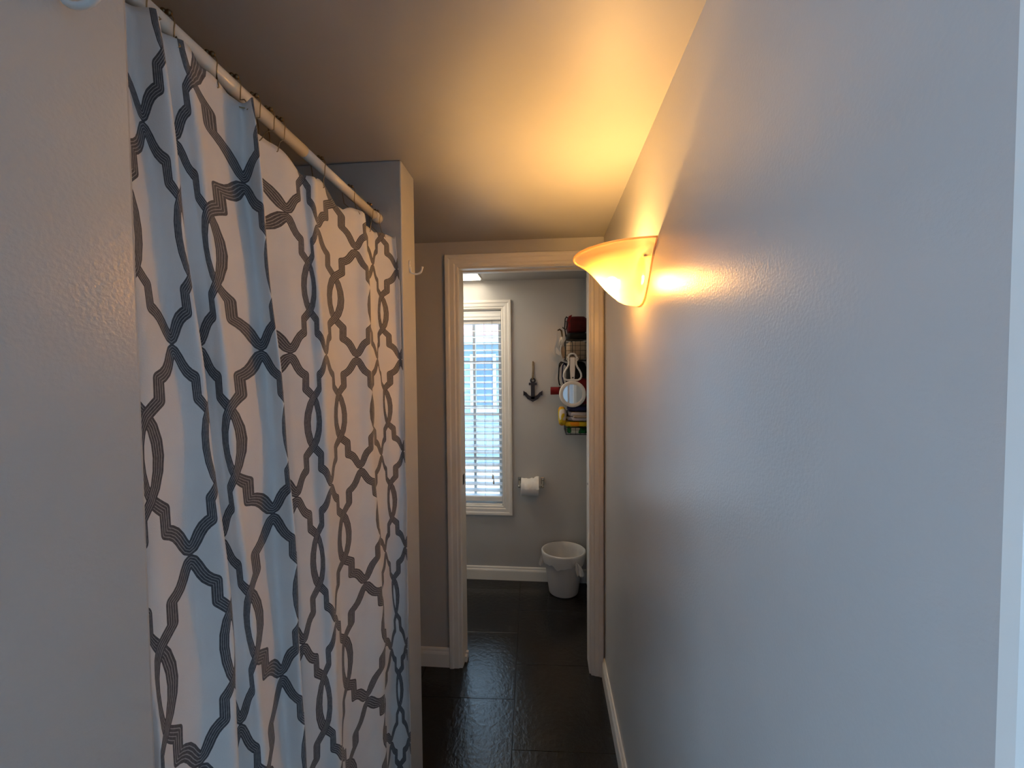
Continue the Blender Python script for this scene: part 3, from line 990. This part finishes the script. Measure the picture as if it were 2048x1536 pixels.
# ------------------------------------------------------------------ wire wall basket rack on the right wall of the small room
kx0, kx1, ky0, ky1 = .126, XR - .002, 2.515, 2.745
rk = tag(empty('wire_basket_rack', (XR, (ky0 + ky1) / 2, 1.07)), 'black wire three-tier basket rack on the small room wall', 'wire rack')
def tier(z0, z1, cell=.030):
    fr_ = MB()
    for z in (z0, z1):
        fr_.tube([(kx0, ky0, z), (kx1, ky0, z), (kx1, ky1, z), (kx0, ky1, z)], .0024, 6, closed=True)
    for x, y in ((kx0, ky0), (kx1, ky0), (kx1, ky1), (kx0, ky1)):
        fr_.tube([(x, y, z0), (x, y, z1)], .0022, 6)
    tr_ = fr_.build('tier_frame', 'black_wire', rk)
    m_ = MB()
    nx_ = int((kx1 - kx0) / cell)
    for k in range(1, nx_ + 1):
        x = kx0 + k * cell
        if x < kx1 - .004:
            m_.tube([(x, ky0, z1), (x, ky0, z0), (x, ky1, z0), (x, ky1, z1)], .0013, 5)
    ny_ = int((ky1 - ky0) / cell)
    for k in range(1, ny_ + 1):
        y = ky0 + k * cell
        if y < ky1 - .004:
            m_.tube([(kx0, y, z1), (kx0, y, z0), (kx1, y, z0)], .0013, 5)
    z = z0 + cell
    while z < z1 - .008:
        m_.tube([(kx1, ky0, z), (kx0, ky0, z), (kx0, ky1, z), (kx1, ky1, z)], .0013, 5)
        z += cell
    m_.build('wire_mesh', 'black_wire', tr_)
tier(1.555, 1.680)
tier(1.270, 1.332)
tier(1.085, 1.130)
up_ = MB()
for y in (ky0 + .03, ky1 - .03):
    up_.tube([(kx1 - .001, y, 1.085), (kx1 - .001, y, 1.80)], .0026, 6)
up_.build('hanger_bar', 'black_wire', rk)

def soft_box(name, mat, x0, x1, y0, y1, z0, z1, parent=None, jig=.004, r=.35, smooth=True, seed=1):
    """rounded pillow-like volume"""
    rnd = random.Random(seed)
    m_ = MB()
    n1, n2 = 20, 12
    cx_, cy_, cz_ = (x0 + x1) / 2, (y0 + y1) / 2, (z0 + z1) / 2
    hx_, hy_, hz_ = (x1 - x0) / 2, (y1 - y0) / 2, (z1 - z0) / 2
    def sp(c, e):
        return math.copysign(abs(c) ** e, c)
    vs_ = []
    for i in range(n2 + 1):
        t = -PI / 2 + PI * i / n2
        for k in range(n1):
            a = 2 * PI * k / n1
            q = .94 + rnd.uniform(-1, 1) * jig / max(hx_, .01)
            vs_.append((cx_ + hx_ * sp(math.cos(t), r) * sp(math.cos(a), r) * q, cy_ + hy_ * sp(math.cos(t), r) * sp(math.sin(a), r) * q, cz_ + hz_ * sp(math.sin(t), r)))
    fs = [(i * n1 + k, i * n1 + (k + 1) % n1, (i + 1) * n1 + (k + 1) % n1, (i + 1) * n1 + k) for i in range(n2) for k in range(n1)]
    m_.add(vs_, fs)
    return m_.build(name, mat, parent, smooth)

# dark red bag on the top tier
rbg = tag(empty('red_bag', (.20, 2.63, 1.686)), 'dark red bag with black base on top of the wire rack', 'bag')
soft_box('bag_body', 'dark_red', .133, .272, 2.545, 2.725, 1.728, 1.838, rbg, .002, .45, True, 3)
soft_box('bag_base', 'black_cloth', .129, .274, 2.535, 2.735, 1.686, 1.732, rbg, .001, .4, True, 4)
MB().prism([(.136, 1.800), (.146, 1.832), (.168, 1.842), (.160, 1.815), (.150, 1.795)], 'y', 2.532, 2.546).build('bag_flap', 'red', rbg, bevel=.003)
MB().prism([(.143, 1.740), (.157, 1.740), (.157, 1.795), (.143, 1.795)], 'y', 2.532, 2.546).build('side_pocket', 'red', rbg, bevel=.002)
MB().tube([(.142, 2.545, 1.822), (.132, 2.535, 1.828), (.124, 2.53, 1.815), (.122, 2.53, 1.780), (.120, 2.53, 1.755), (.124, 2.53, 1.735), (.128, 2.535, 1.705)], .0036, 8).build('strap', 'black_cloth', rbg, True)
MB().tube([(.122, 2.528, 1.795), (.134, 2.528, 1.800), (.137, 2.528, 1.775), (.128, 2.528, 1.748), (.112, 2.528, 1.756), (.108, 2.528, 1.764)], .0030, 8).build('buckle', 'black_cloth', rbg, True)

# beige rolled towel in the top tier
bt = tag(empty('beige_towel', (.20, 2.63, 1.558)), 'beige rolled towel with white edge behind the wire grid', 'towel')
soft_box('towel_roll', 'beige', .131, .270, 2.521, 2.738, 1.559, 1.677, bt, .002, .45, True, 5)

# driftwood and white tassels hanging on the rack corner
ds = tag(empty('driftwood_tassel', (.105, 2.51, 1.64)), 'driftwood stick with beige pouch and white tassels on rack corner', 'ornament')
MB().tube([(.076, 2.51, 1.741), (.088, 2.508, 1.748), (.100, 2.507, 1.738), (.103, 2.507, 1.712), (.105, 2.508, 1.690)], [.004, .005, .006, .005, .003], 8).build('stick', 'wood', ds, True)
ts = MB()
rnd = random.Random(9)
for k in range(16):
    x = .086 + .030 * rnd.random()
    ts.tube([(.101 + rnd.uniform(-.006, .006), 2.504, 1.695 + rnd.uniform(-.01, .01)), (x, 2.503 + rnd.uniform(-.006, .006), 1.672), (x - .008 * rnd.random(), 2.504, 1.645 + rnd.uniform(-.012, .014))], .0034, 6)
ts.build('yarn_tassel', 'white_yarn', ds, True)
soft_box('beige_pouch', 'beige', .095, .121, 2.498, 2.53, 1.566, 1.648, ds, .001, .6, True, 21)
MB().tube([(.098, 2.497, 1.648), (.094, 2.497, 1.62), (.097, 2.497, 1.59), (.104, 2.497, 1.567), (.117, 2.497, 1.563)], .0042, 8).build('edge_binding', 'white_yarn', ds, True)
MB().prism([(.064, 1.632), (.070, 1.636), (.092, 1.600), (.088, 1.583), (.064, 1.600)], 'y', 2.504, 2.507).build('paper_tag', 'paper', ds)

# black bag with straps in the middle tier
bb_ = tag(empty('black_bag', (.20, 2.66, 1.274)), 'black cloth bag hanging behind the white hand mirror', 'bag')
soft_box('bag_body', 'black_cloth', .131, .271, 2.580, 2.738, 1.274, 1.550, bb_, .002, .4, True, 6)
MB().tube([(.140, 2.60, 1.530), (.114, 2.56, 1.540), (.096, 2.520, 1.543), (.086, 2.512, 1.53), (.083, 2.512, 1.50), (.080, 2.512, 1.44), (.084, 2.512, 1.410), (.090, 2.512, 1.396)], .0042, 8).build('strap', 'black_cloth', bb_, True)
MB().tube([(.084, 2.514, 1.505), (.096, 2.514, 1.530), (.104, 2.516, 1.540), (.112, 2.54, 1.540)], .0032, 8).build('strap_end', 'black_cloth', bb_, True)
MB().tube([(.134, 2.585, 1.52), (.118, 2.55, 1.535), (.108, 2.518, 1.52), (.104, 2.514, 1.48), (.104, 2.514, 1.45), (.110, 2.516, 1.415), (.120, 2.53, 1.40), (.133, 2.585, 1.41)], .0044, 8).build('strap', 'navy_towel', bb_, True)

# red rolled umbrella lying on the middle tier rim
um = tag(empty('red_umbrella', (.03, 2.547, 1.335)), 'red folded umbrella poking out left behind the round mirror', 'umbrella')
MB().lathe([(0, 0), (.0245, 0), (.0255, .003), (.0245, .04), (.0255, .10), (.024, .145), (.015, .160), (0, .160)], (.030, 2.549, 1.361), 16, axis='x').build('folded_cover', 'red', um, True)
MB().lathe([(.0250, .052), (.0262, .052), (.0262, .066), (.0250, .066), (.0250, .052)], (.030, 2.549, 1.361), 16, axis='x').build('closing_strap', 'dark_red', um)
rp = tag(empty('red_pouch', (.235, 2.55, 1.274)), 'rounded red pouch beside the round mirror at the jamb', 'pouch')
soft_box('pouch_body', 'red', .198, .271, 2.522, 2.576, 1.274, 1.440, rp, .001, .5, True, 8)
MB().tube([(.204, 2.526, 1.416), (.215, 2.524, 1.430), (.240, 2.523, 1.437), (.265, 2.526, 1.432)], .0026, 6).build('zip', 'dark_red', rp, True)

# white hand mirror on a hook
my = 2.497
hk = tag(empty('wire_hook', (.166, 2.505, 1.62)), 'black wire hook holding the white hand mirror', 'hook')
MB().tube([(.160, 2.520, 1.668), (.163, 2.512, 1.676), (.1665, 2.506, 1.665), (.1665, 2.503, 1.620), (.1665, 2.499, 1.590), (.1665, 2.492, 1.5815), (.1665, 2.486, 1.588)], .0022, 8).build('wire', 'black_wire', hk, True)
hm = tag(empty('hand_mirror', (.166, my, 1.343)), 'white round hand mirror with looped stand hanging on the rack', 'mirror')
MB().lathe([(.060, -.006), (.064, -.009), (.078, -.010), (.083, -.004), (.083, .006), (.078, .009), (.0, .009)], (.166, my, 1.343), 56, axis='y').build('mirror_rim', 'white_plastic', hm, True)
MB().lathe([(.0, -.0035), (.0655, -.0035)], (.166, my, 1.343), 56, axis='y').build('mirror_glass', 'mirror', hm)
def mir(pts):
    return [(.166 + x, my, z) for x, z in pts] + [(.166 - x, my, z) for x, z in pts[::-1]]
loop = [(.0, 1.5955), (.010, 1.594), (.020, 1.586), (.026, 1.574), (.0255, 1.560), (.023, 1.545), (.0235, 1.528), (.031, 1.510), (.044, 1.490), (.053, 1.470), (.0545, 1.452), (.048, 1.438), (.034, 1.430), (.0, 1.4275)]
MB().tube(mir(loop[1:-1]), .0058, 10, closed=True).build('stand_loop', 'white_plastic', hm, True)
for s_ in (-1, 1):
    MB().box(.166 + s_ * .027 - .009, .166 + s_ * .027 + .009, my - .006, my + .004, 1.552, 1.570).build('hinge_lug', 'white_plastic', hm, bevel=.002)
    MB().lathe([(0, -.0075), (.0032, -.0075), (.0032, -.005), (0, -.005)], (.166 + s_ * .030, my, 1.561), 8, axis='y').build('screw', 'black_wire', hm)
MB().prism([(.151, 1.572), (.181, 1.572), (.182, 1.50), (.178, 1.432), (.154, 1.432), (.150, 1.50)], 'y', my - .005, my + .003).build('handle', 'white_plastic', hm, bevel=.002)
MB().lathe([(0, -.0065), (.0050, -.0065), (.0050, -.004), (0, -.004)], (.168, my, 1.445), 12, axis='y').build('hang_hole', 'black_wire', hm)

# towels in the lower tier
t3 = tag(empty('green_towel', (.20, 2.63, 1.089)), 'green and white leaf print towel lowest in the basket', 'towel')
soft_box('towel_fold', 'green_towel', .130, .272, 2.519, 2.740, 1.088, 1.131, t3, .001, .3, True, 17)
t2 = tag(empty('yellow_towel', (.20, 2.63, 1.133)), 'yellow and white towel bulging over the basket corner', 'towel')
soft_box('left_fold', 'yellow_towel', .079, .130, 2.500, 2.72, 1.134, 1.252, t2, .002, .6, True, 15)
soft_box('right_fold', 'yellow_towel', .112, .272, 2.500, 2.73, 1.133, 1.168, t2, .002, .4, True, 16)
t1 = tag(empty('grey_towel', (.20, 2.63, 1.169)), 'grey and white striped towel folded under the round mirror', 'towel')
soft_box('lower_fold', 'grey_towel', .132, .273, 2.500, 2.735, 1.169, 1.199, t1, .002, .4, True, 12)
soft_box('upper_fold', 'grey_towel', .132, .273, 2.504, 2.735, 1.197, 1.228, t1, .002, .4, True, 11)
soft_box('inner_fold', 'beige', .168, .262, 2.496, 2.53, 1.190, 1.208, t1, .001, .5, True, 13)
t4 = tag(empty('navy_towel', (.20, 2.62, 1.230)), 'navy towel tucked under the mirror above the grey towel', 'towel')
soft_box('towel_fold', 'navy_towel', .134, .273, 2.508, 2.70, 1.230, 1.265, t4, .002, .4, True, 14)
